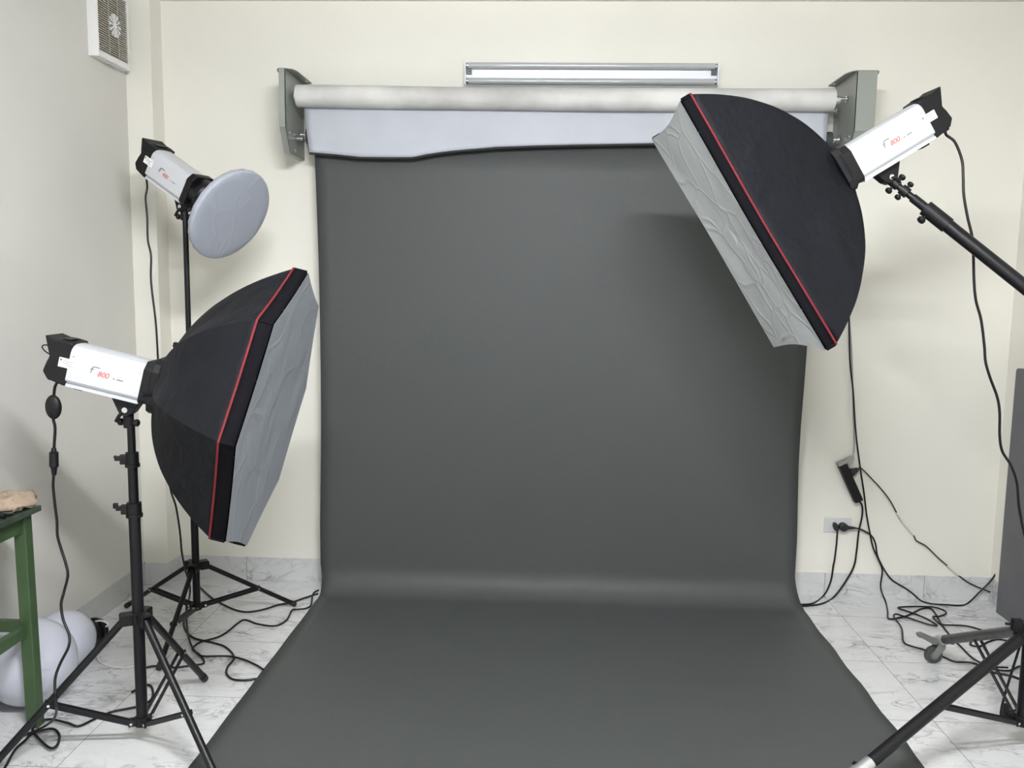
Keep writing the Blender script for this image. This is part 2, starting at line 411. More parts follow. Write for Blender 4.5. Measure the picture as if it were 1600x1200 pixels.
# sweep arc
for k in range(1, 15):
    a = k/14*PI/2
    prof.append((YD - 0.120*(1-math.cos(a)), 0.14 - 0.134*math.sin(a)))
prof = prof[:12] + prof[12:]
k_ = prof[-1][0]
for k in range(1, 41): prof.append((k_ - k*0.075, 0.006 + 0.0015*math.sin(k*1.3)))
mb = MB(); V = []; nx = 40
for j, (y, z) in enumerate(prof):
    s_floor = 0 if z > 0.14 else min(1, (0.14-z)/0.13)
    xl = (-1.107 + 0.020*math.sin(min(1, (2.26-z)/1.9)*PI*0.9)) * (1-s_floor) + (-1.084 + 0.012*(y+0.3) ) * s_floor
    xr = 1.268 + 0.010*(1-z/2.2) + 0.025*s_floor + 0.003*math.sin(y*17) * s_floor + 0.006*math.sin(z*6)*(1-s_floor)
    row = []
    for i in range(nx+1):
        u = i/nx; x = xl+(xr-xl)*u
        dy = 0.004*noise.noise(Vector((x*1.2, z*2.0, 5)))*(1-s_floor)
        dz = 0.0 if y > -0.35 else 0.001*noise.noise(Vector((x*3, y*3, 1)))
        row.append(mb.v((x, y+dy, z+dz)))
    V.append(row)
for j in range(len(V)-1):
    for i in range(nx): mb.face([V[j][i], V[j][i+1], V[j+1][i+1], V[j+1][i]])
mb.build('paper_sheet', M['backdrop'], t, smooth=True, solid=0.0012, angle=80)

# ------------------------------------------------------------------ wall fluorescent fixture (switched off)
x0, x1, z0, z1 = -0.393, 0.820, 2.520, 2.626
t = thing('wall_lamp', 'unlit twin tube fluorescent batten on the wall above the white roll', 'wall lamp', ((x0+x1)/2, 0, z0))
mb = MB(); mb.prism([(0, z0), (-0.020, z0), (-0.024, z0+0.03), (-0.034, z0+0.034), (-0.034, z1-0.034), (-0.024, z1-0.03), (-0.020, z1), (0, z1)], x0+0.005, x1-0.005, 'x')
mb.build('housing', M['white2'], t)
for zc in (z0+0.017, z1-0.017):
    tb = MB().cyl((x0+0.016, -0.042, zc), (x1-0.016, -0.042, zc), 0.0145, n=24).build('tube', M['glass'], t, smooth=True)
    for e, s in ((x0+0.008, 1), (x1-0.008, -1)):
        MB().cyl((e, -0.042, zc), (e+s*0.010, -0.042, zc), 0.015, n=20).build('tube_cap', M['chrome'], tb, smooth=True)
for e, s in ((x0, 1), (x1, -1)):
    MB().box((min(e, e+s*0.006), -0.058, z0-0.001), (max(e, e+s*0.006), 0, z1+0.001)).build('end_cap', M['white2'], t, bevel=0.002)
    a = e+s*0.008; b = e+s*0.034
    mb = MB().box((min(a, b), -0.046, (z0+z1)/2-0.005), (max(a, b), -0.034, (z0+z1)/2+0.022)); mb.cyl(((a+b)/2, -0.046, (z0+z1)/2+0.010), ((a+b)/2, -0.051, (z0+z1)/2+0.010), 0.006)
    mb.build('starter', M['darksteel'], t, bevel=0.002)

# ------------------------------------------------------------------ extractor fan on the left wall
fx = XW + 0.046; ya, yb, za, zb = -0.462, -0.172, 2.545, 2.875
t = thing('wall_fan', 'white square extractor fan high on the left wall by the corner', 'fan', (XW, (ya+yb)/2, za))
fr = 0.008
mb = MB()
for (a, b, c, d) in ((ya, ya+fr, za, zb), (yb-0.012, yb, za, zb), (ya+fr, yb-0.012, za, za+0.026), (ya+fr, yb-0.012, zb-0.022, zb)):
    mb.box((XW, a, c), (fx, b, d))
mb.build('housing', M['white'], t)
MB().box((XW+0.002, ya+fr, za+0.026), (XW+0.008, yb-0.012, zb-0.022)).build('back_panel', M['louverd'], t)
mb = MB()
for k in range(28):
    z = za+0.030 + (zb-0.026-za-0.030)*k/27
    mb.box((fx-0.012, ya+fr, z-0.0024), (fx-0.004, yb-0.012, z+0.0024))
for y in (ya+0.105, yb-0.10): mb.box((fx-0.004, y-0.0015, za+0.026), (fx-0.001, y+0.0015, zb-0.022))
mb.build('grille', M['louver'], t)
yc, zc_ = (ya+yb)/2+0.012, (za+zb)/2+0.005
mb = MB(); mb.cyl((fx-0.004, yc, zc_), (fx+0.002, yc, zc_), 0.014, n=20)
for k in range(12):
    a = 2*PI*k/12
    p0 = Vector((0, math.cos(a-0.07), math.sin(a-0.07))); p1 = Vector((0, math.cos(a+0.07), math.sin(a+0.07)))
    q0 = Vector((0, math.cos(a-0.13), math.sin(a-0.13))); q1 = Vector((0, math.cos(a+0.13), math.sin(a+0.13)))
    o0 = Vector((fx-0.003, yc, zc_)); o1 = Vector((fx+0.001, yc, zc_))
    A = [mb.v(o0+p0*0.013), mb.v(o0+p1*0.013), mb.v(o0+q1*0.052), mb.v(o0+q0*0.052)]
    B = [mb.v(o1+p0*0.013), mb.v(o1+p1*0.013), mb.v(o1+q1*0.052), mb.v(o1+q0*0.052)]
    mb.face(A); mb.face(B[::-1])
    for i in range(4): mb.face([A[i], B[i], B[(i+1) % 4], A[(i+1) % 4]])
mb.build('hub', M['white'], t)
MB().box((fx-0.03, (ya+yb)/2-0.03, za-0.006), (fx-0.012, (ya+yb)/2+0.03, za)).build('tab', M['ivory'], t, bevel=0.001)

# ------------------------------------------------------------------ light stands
def knob(mb, p, d, r=0.012, L=0.03):
    p = Vector(p); d = Vector(d).normalized()
    mb.cyl(p, p+d*L*0.6, r*0.45, n=10); mb.lathe(p+d*L*0.55, d, [(0, r*0.7), (r*0.3, r), (r*0.9, r), (r*1.2, r*0.7)], n=12)
def clamp(name, t, x, y, z, r, dirv, lever=True):
    mb = MB(); mb.cyl((x, y, z-0.022), (x, y, z+0.022), r+0.005, n=20); mb.cyl((x, y, z-0.026), (x, y, z-0.016), r+0.008, n=20)
    d = Vector(dirv).normalized(); p = Vector((x, y, z))+d*r
    side = Vector((-d.y, d.x, 0))
    F_ = frame_m(p, d, side, Vector((0, 0, 1)))
    mb2 = MB(F_); mb2.box((0, -0.010, -0.016), (0.022, 0.010, 0.016)); mb2.box((0.018, -0.006, -0.004), (0.038, 0.006, 0.012))
    mb2.box((0.030, -0.006, 0.004), (0.046, 0.006, 0.022) if lever else (0.040, 0.006, 0.014))
    o = mb.build('clamp', M['blackp'], t, smooth=True)
    o2 = mb2.build('clamp_knob', M['blackp'], o, bevel=0.003)
    for zz in (0.006, -0.008): MB(F_).cyl((0.012, -0.0105, zz), (0.012, -0.013, zz), 0.004, n=10).build('rivet', M['chrome'], o, smooth=True)
def stand(label, cx, cy, feet, hz, cz, poles, leg_r, frac=0.57, group='tripod light stands', footz=None, knobdir=(-1, -0.3, 0), legmats=None):
    t = thing('light_stand', label, 'light stand', (cx, cy, 0), group)
    # poles: list of (z0, z1, r)
    for (a, b, r) in poles: MB().cyl((cx, cy, a), (cx, cy, b), r, n=24).build('pole', M['blackm'], t, smooth=True)
    mb = MB(); r0 = poles[0][2]
    mb.cyl((cx, cy, hz-0.022), (cx, cy, hz+0.014), r0+0.007, n=24)
    for i, f in enumerate(feet):
        d = (Vector((f[0], f[1], 0))-Vector((cx, cy, 0))).normalized(); s = Vector((-d.y, d.x, 0))
        mm = frame_m(Vector((cx, cy, hz)), d, s, Vector((0, 0, 1)))
        for q in (-1, 1): mb.box((r0, q*0.016-0.003, -0.026), (r0+0.040, q*0.016+0.003, 0.010), mm)
        mb.box((r0-0.002, -0.019, 0.004), (r0+0.036, 0.019, 0.013), mm)
    mb.build('hub', M['blackp'], t, bevel=0.002)
    mb = MB(); mb.cyl((cx, cy, cz-0.016), (cx, cy, cz+0.014), r0+0.006, n=20)
    for f in feet:
        d = (Vector((f[0], f[1], 0))-Vector((cx, cy, 0))).normalized(); s = Vector((-d.y, d.x, 0))
        mm = frame_m(Vector((cx, cy, cz)), d, s, Vector((0, 0, 1)))
        for q in (-1, 1): mb.box((r0, q*0.013-0.003, -0.010), (r0+0.026, q*0.013+0.003, 0.010), mm)
    mb.build('lower_collar', M['blackp'], t, bevel=0.0015)
    for i, f in enumerate(feet):
        d = (Vector((f[0], f[1], 0))-Vector((cx, cy, 0))).normalized(); s = Vector((-d.y, d.x, 0))
        H = Vector((cx, cy, hz-0.010)) + d*(r0+0.026); Ft = Vector((f[0], f[1], leg_r+0.002 if footz is None else footz))
        lg = MB().cyl(H, Ft, leg_r, n=18).build('leg', M['blackm'] if not legmats else legmats[i], t, smooth=True)
        ax = (Ft-H).normalized()
        if footz is None:
            mb = MB(); mb.lathe(Ft-ax*0.028, ax, [(0, leg_r*1.18), (0.026, leg_r*1.2), (0.031, leg_r*0.8)], n=18)
            mb.build('rubber_foot', M['rubber'], lg, smooth=True)
        J = H + (Ft-H)*frac; K = Vector((cx, cy, cz)) + d*(r0+0.018)
        mb = MB()
        x_, y_, z_ = basis(K-J)
        mm = frame_m(J, x_, y_, z_); L_ = (K-J).length
        for q in (-1, 1): mb.box((-0.012, q*0.0115-0.0022, -0.008), (L_+0.004, q*0.0115+0.0022, 0.008), mm)
        br = mb.build('brace', M['blackm'], t, bevel=0.001)
        for P_ in (J, K): MB().cyl(P_-s*0.017, P_+s*0.017, 0.0045, n=10).build('rivet', M['chrome'], br, smooth=True)
    return t
def polar(cx, cy, R_, a): return (cx+R_*math.cos(a), cy+R_*math.sin(a))

AX, AY = -1.320, -1.617
tA = stand('black tripod stand carrying the octagonal softbox at left', AX, AY, [polar(AX, AY, 0.452, a) for a in (1.499, 3.64, -0.619)], 0.452, 0.082,
      [(0.066, 0.817, 0.0185), (0.80, 0.989, 0.0155), (0.97, 1.098, 0.0125)], 0.0125)
clamp('clamp', tA, AX, AY, 0.817, 0.0185, (-1, -0.25, 0)); clamp('clamp', tA, AX, AY, 0.985, 0.0155, (-1, -0.4, 0), False)
BX, BY = -1.536, -0.633
tB = stand('tall black tripod stand carrying the round dish light in the left corner', BX, BY, [(-1.958, -0.45), (-1.165, -0.366), (-1.506, -1.092)], 0.292, 0.098,
      [(0.085, 0.80, 0.0165), (0.79, 1.2, 0.0140), (1.18, 1.824, 0.0115)], 0.0105)
clamp('clamp', tB, BX, BY, 0.80, 0.0165, (-1, -0.25, 0)); clamp('clamp', tB, BX, BY, 1.2, 0.0140, (-1, -0.25, 0), False)

# right boom stand with castors
RX, RY = 1.678, -1.470
capP = at(1344, 1203, 'z', 0.1)
qa = math.atan2(-0.768-RY, 1.717-RX); pa = math.atan2(capP.y-RY, capP.x-RX)
third = -0.85
ends = [(1.717, -0.768), (capP.x, capP.y), polar(RX, RY, 0.71, third)]
tR = stand('large black boom stand on castors at the right edge', RX, RY, ends, 0.425, 0.115,
      [(0.095, 0.95, 0.0200), (0.93, 1.56, 0.0165)], 0.0195, frac=0.53, group=None, footz=0.098, legmats=[M['greyleg'], M['blackm'], M['blackm']])
clamp('clamp', tR, RX, RY, 0.95, 0.020, (-1, -0.25, 0))
mb = MB(frame_m(Vector((RX, RY, 0.115)), Vector((-1, 0.0, 0)), Vector((0, -1, 0)), Vector((0, 0, 1))))
mb.box((0.03, -0.01, 0.01), (0.06, 0.01, 0.03)); mb.box((0.05, -0.008, 0.015), (0.068, 0.008, 0.055)); mb.build('collar_knob', M['blackp'], tR, bevel=0.003)
mb = MB(frame_m(Vector((RX, RY, 0.45)), Vector((-1, 0.0, 0)), Vector((0, -1, 0)), Vector((0, 0, 1))))
mb.cyl((0.02, 0, 0), (0.085, 0, 0.005), 0.005); mb.box((0.03, -0.012, -0.02), (0.062, 0.012, 0.022)); mb.build('hub_knob', M['blackp'], tR, bevel=0.003)
for i, e in enumerate(ends):
    d = (Vector((e[0], e[1], 0))-Vector((RX, RY, 0))).normalized(); s = Vector((-d.y, d.x, 0)); Z = Vector((0, 0, 1))
    H = Vector((RX, RY, 0.415)); E3 = Vector((e[0], e[1], 0.098)); ax = (E3-H).normalized()
    cs = MB().lathe(E3-ax*0.045, ax, [(0, 0.0215), (0.05, 0.0215), (0.052, 0.024), (0.068, 0.024), (0.07, 0.01)], n=20).build('end_sleeve', M['steel'], tR, smooth=True)
    c0 = Vector((e[0], e[1], 0.036)) + d*0.035
    # castor: swivel fork, wheel, brake lever; the wheel trails toward the left of the picture
    td = [Vector((-1, -0.12, 0)), Vector((-0.75, -0.75, 0)), Vector((0.5, -0.8, 0))][i].normalized(); ts = Vector((-td.y, td.x, 0))
    hub_c = Vector((e[0], e[1], 0.036)) + td*0.030
    wf = frame_m(hub_c, td, ts, Z)
    castor = MB(wf)
    castor.prism([(-0.045, 0.060), (-0.020, 0.066), (0.012, 0.010), (0.008, -0.008), (-0.008, -0.008), (-0.040, 0.028)], 0.016, 0.019, 'y')
    castor.prism([(-0.045, 0.060), (-0.020, 0.066), (0.012, 0.010), (0.008, -0.008), (-0.008, -0.008), (-0.040, 0.028)], -0.019, -0.016, 'y')
    castor.cyl((-0.030, 0, 0.046), (-0.030, 0, 0.066), 0.019, n=18)
    castor.cyl((0, -0.021, 0), (0, 0.021, 0), 0.005, n=10)
    cf = castor.build('castor_fork', M['forkm'], tR, bevel=0.001)
    MB(wf).lathe((0, -0.0125, 0), (0, 1, 0), [(0, 0.028), (0.003, 0.036), (0.022, 0.036), (0.025, 0.028)], n=28).build('wheel', M['wheel'], cf, smooth=True)
    MB(wf).lathe((0, -0.014, 0), (0, 1, 0), [(0, 0.018), (0.028, 0.018)], n=20).build('wheel_centre', M['brake'], cf, smooth=True)
    bl = MB(wf); bl.prism([(-0.035, 0.040), (0.010, 0.048), (0.060, 0.076), (0.074, 0.080), (0.078, 0.094), (0.058, 0.098), (0.005, 0.074), (-0.035, 0.062)], -0.012, 0.012, 'y')
    bl.build('brake_lever', M['brake'], cf, bevel=0.002)
    MB(frame_m(E3-ax*0.02, s, ax, Z)).cyl((-0.028, 0, -0.01), (-0.045, 0, -0.012), 0.007, n=6).build('bolt', M['blackp'], cs)

# ------------------------------------------------------------------ strobe heads
def nframe(az, el, roll):
    n = Vector((math.cos(el)*math.cos(az), math.cos(el)*math.sin(az), math.sin(el)))
    h = Vector((0, 0, 1)).cross(n).normalized(); v = n.cross(h)
    return n, h*math.cos(roll)+v*math.sin(roll), -h*math.sin(roll)+v*math.cos(roll)
def text_mesh(body, size, mtx, name, material, parent, shear=0.0, squash=1.0):
    cu = bpy.data.curves.new(name, 'FONT'); cu.body = body; cu.size = size; cu.extrude = 0.0003; cu.align_x = 'CENTER'; cu.align_y = 'CENTER'; cu.shear = shear
    tmp = bpy.data.objects.new('tmp_text', cu)
    me = bpy.data.meshes.new_from_object(tmp)
    bm = bmesh.new(); bm.from_mesh(me); bpy.data.objects.remove(tmp); bpy.data.curves.remove(cu); bpy.data.meshes.remove(me)
    bm.transform(Matrix.Diagonal((squash, 1, 1, 1)))
    b = MB(); b.bm.free(); b.bm = bm; bm.transform(mtx)
    return b.build(name, material, parent)
def strobe(label, front, n, L, word, spigot, polevec, bx=-0.075, bz=-0.108):
    x = n.normalized(); y = Vector((0, 0, 1)).cross(x).normalized(); z = x.cross(y)
    mm = frame_m(front, x, y, z)
    t = thing('strobe_head', label, 'studio flash', mm, 'studio flash heads')
    # collar
    mb = MB(mm)
    o8 = [(-0.058, -0.066), (0.058, -0.066), (0.066, -0.055), (0.066, 0.045), (0.046, 0.070), (-0.046, 0.070), (-0.066, 0.045), (-0.066, -0.055)]
    mb.prism(o8, -0.032, 0.0, 'x'); mb.build('front_collar', M['blackp'], t, bevel=0.003)
    # extruded aluminium body with a rounded shoulder and a lower rail
    half = [(0.0, 0.066), (0.030, 0.065), (0.046, 0.060), (0.056, 0.050), (0.060, 0.038), (0.061, -0.048), (0.058, -0.053), (0.050, -0.054), (0.047, -0.060), (0.052, -0.064), (0.052, -0.072), (0.0, -0.072)]
    outl = half + [(-a, b) for a, b in half[-2:0:-1]]
    mb = MB(mm); mb.prism(outl, -0.032-L, -0.032, 'x'); body = mb.build('body', M['alu'], t, smooth=True, angle=25)
    xb = -0.032-L
    # rear cap: fins at top and bottom, sides notched
    mb = MB(mm)
    prof = [(0, 0.068), (-0.028, 0.070), (-0.055, 0.068), (-0.090, 0.074), (-0.072, 0.030), (-0.064, 0.012), (-0.070, -0.008), (-0.076, -0.040), (-0.058, -0.062), (0, -0.072)]
    mb.prism([(xb+a, b) for a, b in prof], -0.058, 0.058, 'y')
    mb.build('rear_cap', M['blackp'], t, bevel=0.005)
    mb = MB(mm); mb.prism([(xb-0.045, 0.0705), (xb-0.020, 0.0715), (xb-0.020, 0.074), (xb-0.045, 0.073)], -0.03, 0.03, 'y'); mb.build('handle_recess', M['blackm'], t)
    MB(mm).box((xb+0.012, -0.02, -0.082), (xb+0.042, 0.02, -0.071)).build('fuse_cap', M['blackp'], t, bevel=0.002)
    # power inlet
    MB(mm).box((xb-0.075, -0.014, -0.074), (xb-0.02, 0.014, -0.050)).build('power_inlet', M['blackp'], t, bevel=0.003)
    for s in (-1, 1):
        # s=-1: the side seen with forward to the right
        rd = Vector((1, 0, 0)) if s < 0 else Vector((-1, 0, 0))
        nn = Vector((0, s, 0))
        def sm(cx_, cz_, off=0.0616): return mm @ frame_m(Vector((cx_, s*off, cz_)), rd, Vector((0, 0, 1)), nn)
        for (a, b) in ((-0.042, 0.030), (-0.042, -0.035), (xb+0.012, 0.030), (xb+0.012, -0.035)):
            MB(mm).cyl((a, s*0.0605, b), (a, s*0.0625, b), 0.0032, n=10).build('screw', M['steel'], body, smooth=True)
        mb = MB(mm); mb.box((xb-0.030, min(s*0.0585, s*0.0622), -0.012), (xb+0.022, max(s*0.0585, s*0.0622), 0.018)); st = mb.build('sticker', M['sticker'], t)
        mb = MB(mm)
        sgn = 1 if s < 0 else -1
        cxs = xb-0.004
        # tiny printed lines and square mark on the sticker
        mb.box((cxs-sgn*0.020-0.003, min(s*0.0622, s*0.0626), 0.008), (cxs-sgn*0.020+0.003, max(s*0.0622, s*0.0626), 0.014))
        for (zz, a, b) in ((0.009, -0.012, 0.020), (0.002, -0.016, 0.014), (-0.005, -0.004, 0.018)):
            u0, u1 = cxs+sgn*a, cxs+sgn*b
            mb.box((min(u0, u1), min(s*0.0622, s*0.0626), zz), (max(u0, u1), max(s*0.0622, s*0.0626), zz+0.0016))
        mb.build('sticker_print', M['ink'], st)
        cxm = -0.032-L*0.52
        text_mesh(word, 0.024, sm(cxm+ (0.0), -0.006), 'logo_number', M['redink'], body, shear=0.25)
        # hook shaped f before the number, small line of lettering after it
        hk = sm(cxm-rd.x*0.032, 0.004)
        mb = MB(hk); mb.tube([(-0.006, -0.012, 0.0003), (-0.004, 0.004, 0.0003), (0.002, 0.010, 0.0003), (0.020, 0.009, 0.0003)], 0.0011, n=6, sub=4)
        mb.tube([(-0.009, 0.000, 0.0003), (0.002, 0.001, 0.0003)], 0.0009, n=6, sub=1, smooth=False); mb.build('logo_mark', M['ink'], body)
        mb = MB(sm(cxm+rd.x*0.045, -0.010)); mb.box((-0.012, -0.001, 0), (-0.008, 0.002, 0.0004)); mb.box((0.0, -0.0005, 0), (0.020, 0.002, 0.0004)); mb.build('logo_line', M['ink'], body)
    # tilt bracket below the rail
    mb = MB(mm)
    mb.prism([(bx+0.040, -0.073), (bx-0.056, -0.073), (bx-0.024, bz-0.008), (bx-0.014, bz-0.020), (bx+0.010, bz-0.020), (bx+0.024, bz-0.004)], -0.024, 0.024, 'y')
    bk = mb.build('tilt_bracket', M['blackp'], t, bevel=0.003)
    MB(mm).cyl((bx-0.002, -0.026, bz), (bx-0.002, 0.026, bz), 0.009, n=16).build('pivot_bolt', M['chrome'], bk, smooth=True)
    # socket in line with the stand
    piv = mm @ Vector((bx, 0, bz)); pv = Vector(polevec).normalized()
    mb = MB(); mb.cyl(piv-pv*0.0, piv+pv*spigot, 0.0165, n=20)
    sk = mb.build('socket', M['blackp'], t, smooth=True)
    side = Vector((1, -0.25, 0)).normalized() if abs(pv.z) > 0.9 else pv.cross(Vector((0, -1, 0))).normalized()
    for sg in (-1, 1):
        mb = MB(); knob(mb, piv+pv*spigot*0.72+side*sg*0.012, side*sg, 0.012, 0.022); mb.build('socket_knob', M['blackp'], sk, smooth=True)
    q = piv+pv*0.004; dd = side*(-1)
    mb = MB(); mb.tube([q+Vector((0, -0.02, 0)), q+dd*0.018+Vector((0, -0.026, -0.012)), q+dd*0.034+Vector((0, -0.026, -0.034))], 0.006, n=8); mb.build('lever', M['blackp'], sk, smooth=True)
    return t, mm, piv, piv+pv*spigot

# left octagonal softbox
nA, hA, vA = nframe(0.086, -0.243, 0.048); CA = Vector((-0.855, -1.573, 1.142)); axA = 0.386; LA = 0.231
# right rectangular softbox
nR, hR, vR = nframe(3.223, -0.558, 0.069); CR = Vector((0.662, -1.283, 1.747)); axR = 0.433; LR = 0.278
nB, hB, vB = nframe(-0.375, -0.525, 0.0); CB = Vector((-1.300, -0.720, 1.835)); axB = 0.196; LB = 0.222

strobe('white flash head marked 800 fitted to the octagonal softbox', CA-nA*(axA+0.002), nA, LA, '800', 0.060, (0, 0, -1))
strobe('smaller white flash head marked 400 behind the round dish', CB-nB*(axB+0.002), nB, LB, '400', 0.055, (0, 0, -1), -0.048, -0.095)
pivot = Vector((RX, RY, 1.50))
_f = CR-nR*(axR+0.002)
_y = Vector((0, 0, 1)).cross(nR).normalized(); _z = nR.cross(_y)
pv0 = _f - nR*0.128 - _z*0.110
boomdir = (pivot-pv0).normalized()
strobe('white flash head marked 800 at the tip of the boom arm', _f, nR, LR, '800', 0.045, boomdir, -0.128, -0.110)

# boom arm
a = pv0 + boomdir*0.046
t = thing('boom_arm', 'thick black boom arm running from the right flash head out of frame', 'boom arm', frame_m(pivot, *basis(boomdir)))
mb = MB(); mb.cyl(a, a+boomdir*0.10, 0.0115, n=18); mb.build('tip_rod', M['blackm'], t, smooth=True)
mb = MB(); mb.cyl(a+boomdir*0.012, a+boomdir*0.040, 0.018, n=18); tc_ = mb.build('tip_collar', M['blackp'], t, smooth=True)
sd = boomdir.cross(Vector((0, -1, 0))).normalized()
for sg in (-1, 1):
    mb = MB(); knob(mb, a+boomdir*0.024+sd*sg*0.012, sd*sg, 0.011, 0.02); mb.build('collar_knob', M['blackp'], tc_, smooth=True)
MB().cyl(a+boomdir*0.06, a+boomdir*0.125, 0.0155, n=18).build('joint', M['blackp'], t, smooth=True)
mb = MB(); mb.cyl(a+boomdir*0.115, a+boomdir*0.21, 0.0265, n=20); cl_ = mb.build('sleeve', M['blackp'], t, smooth=True)
mb = MB(); knob(mb, a+boomdir*0.135-sd*0.02*(1 if sd.z > 0 else -1), -sd if sd.z > 0 else sd, 0.014, 0.02); mb.build('sleeve_knob', M['blackp'], cl_, smooth=True)
MB().cyl(a+boomdir*0.19, pivot+boomdir*0.85, 0.0225, n=24).build('tube', M['blackm'], t, smooth=True)
mb = MB(); mb.box((-0.05, -0.030, -0.030), (0.05, 0.030, 0.030), frame_m(pivot, *basis(boomdir))); mb.cyl(pivot+Vector((0, 0, -0.03)), pivot+Vector((0, 0, 0.0)), 0.025)
mb.build('boom_clamp', M['blackp'], t, bevel=0.004)

# ------------------------------------------------------------------ softboxes
def softbox(label, Cc, n, h, v, corners, ax, ring_r, ctrl, lip, diffm, pinch, sagp, fabm):
    mm = frame_m(Cc, n, h, v)   # local x forward, y along h, z along v
    t = thing('softbox', label, 'softbox', mm, 'softboxes')
    k = len(corners)
    rmax = max(math.hypot(*c) for c in corners)
    def rod(c, s):   # s 0 at the piping, 1 at the ring
        rc = math.hypot(*c); u = (c[0]/rc, c[1]/rc)
        kx = rc/rmax
        r0, d0 = rc, lip; r1, d1 = ring_r, ax-0.012
        rcx, dcx = ctrl[0]*kx, ctrl[1]
        r = (1-s)**2*r0 + 2*s*(1-s)*rcx + s*s*r1; d = (1-s)**2*d0 + 2*s*(1-s)*dcx + s*s*d1
        return Vector((-d, u[0]*r, u[1]*r))
    def ringpts(s, nn=10, pin=0.0):
        out = []
        for i in range(k):
            A = rod(corners[i], s); B = rod(corners[(i+1) % k], s)
            for j in range(nn):
                w_ = j/nn; p = A.lerp(B, w_)
                q = math.sin(PI*w_)
                rad = Vector((0, p.y, p.z))
                rad.normalize()
                p = p - rad*(pin + sagp*math.sin(PI*min(1, s*1.1)))*q
                wr = noise.noise(p*9+Vector((k, 0, 0)))*0.007 + noise.noise(p*24)*0.0025
                p = p + rad*wr*math.sin(PI*min(1, max(0, s)))*(0.3+q)
                # the rear blends to a round collar
                if s > 0.75:
                    e = (s-0.75)/0.25; rr_ = math.hypot(p.y, p.z); tgt = ring_r
                    rad2 = Vector((0, p.y, p.z)).normalized()*(rr_*(1-e)+tgt*e if s > 0.98 else rr_)
                    p = Vector((p.x, rad2.y, rad2.z)) if s > 0.98 else p
                out.append(p)
        return out
    NN = 12
    mb = MB(mm); R = [ringpts(s/26, NN, pinch) for s in range(27)]
    mb.rings(R, cap=False); sh = mb.build('outer_shell', fabm, t, smooth=True, angle=28, solid=0.002)
    # front lip band of webbing
    base = ringpts(0, NN, pinch)
    def scaled(d, g): return [Vector((-d, p.y*g, p.z*g)) for p in base]
    mb = MB(mm); mb.rings([scaled(lip+0.001, 1.004), scaled(lip*0.5, 1.006), scaled(0.001, 1.001)], cap=False)
    mb.build('front_lip', M['fabric2'], t, smooth=True, solid=0.002, angle=50)
    # red piping
    mb = MB(mm); pts = scaled(lip, 1.005); pts.append(pts[0]); pts.append(pts[1])
    mb.tube(pts, 0.0036, n=8, smooth=False); mb.build('piping', M['red'], t, smooth=True)
    # diffuser, stretched a little inwards
    mb = MB(mm); V = []
    NR = 14
    for j in range(NR+1):
        g = 1.003*(1-j/NR)
        row = []
        for p in base:
            q = Vector((0, p.y*g, p.z*g)); f = 1-(1-j/NR)**2
            dent = 0.003 - 0.012*f + 0.005*noise.noise(q*7+Vector((3, 0, 0)))*min(1, j/2)
            row.append(mb.v((dent, q.y, q.z)) if j < NR else None)
        V.append(row)
    cv = mb.v((-0.016, 0, 0)); nb = len(base)
    for j in range(NR-1):
        for i in range(nb): mb.face([V[j][i], V[j][(i+1) % nb], V[j+1][(i+1) % nb], V[j+1][i]])
    for i in range(nb): mb.face([V[NR-1][i], V[NR-1][(i+1) % nb], cv])
    mb.build('diffuser', diffm, t, smooth=True, angle=60)
    # rods inside, corner pockets outside
    for c in corners:
        P_ = [rod(c, 0.12+0.85*s/8) + Vector((0, -c[0], -c[1])).normalized()*0.014 for s in range(9)]
        MB(mm).tube(P_, 0.003, n=6, sub=2).build('rod', M['steel'], t, smooth=True)
        p = rod(c, 0)
        mb = MB(mm); u = Vector((0, c[0], c[1])).normalized(); mb.cyl(p+Vector((0.004, 0, 0)), p+Vector((lip-0.002, 0, 0)), 0.006, n=8); mb.build('corner_pocket', M['fabric2'], t, smooth=True)
    return t, mm
octc = [(0.47*math.cos(k*PI/4), 0.47*math.sin(k*PI/4)) for k in range(8)]
tO, mO = softbox('black octagonal softbox with grey diffuser and red piping at left', CA, nA, hA, vA, octc, axA, 0.072, (0.314, 0.316), 0.046, M['diff'], 0.006, 0.012, M['fabric'])
recc = [(0.269, 0.454), (-0.269, 0.454), (-0.269, -0.454), (0.269, -0.454)]
tS, mS = softbox('black rectangular softbox with silvery front hanging tilted at upper right', CR, nR, hR, vR, recc, axR, 0.095, (0.378, 0.317), 0.036, M['diff2'], 0.018, 0.015, M['fabric'])

def ring(t, mm, ax, s_):
    mb = MB(mm)
    # annular plate
    inner = [(0.060*math.cos(a), 0.060*math.sin(a)) for a in [2*PI*i/24 for i in range(24)]]
    outer = []
    for i in range(24):
        a = 2*PI*i/24; r = s_/max(abs(math.cos(a)), abs(math.sin(a))); r = min(r, s_*1.22); outer.append((r*math.cos(a), r*math.sin(a)))
    for (A, B) in ((-ax+0.001, -ax+0.030),):
        a0 = [mb.v((A, *p)) for p in outer]; a1 = [mb.v((B, *p)) for p in outer]; b0 = [mb.v((A, *p)) for p in inner]; b1 = [mb.v((B, *p)) for p in inner]
        for i in range(24):
            j = (i+1) % 24
            mb.face([a0[i], a1[i], a1[j], a0[j]]); mb.face([b0[i], b0[j], b1[j], b1[i]]); mb.face([a0[i], a0[j], b0[j], b0[i]]); mb.face([a1[i], b1[i], b1[j], a1[j]])
    r = mb.build('speed_ring', M['blackp'], t, bevel=0.002)
    return r
rO = ring(tO, mO, axA, 0.090); rS = ring(tS, mS, axR, 0.082)
mb = MB(mO); mb.cyl((-axA+0.016, 0.03, 0.088), (-axA+0.020, 0.03, 0.122), 0.005, n=10); mb.build('thumb_screw', M['steel'], rO, smooth=True)
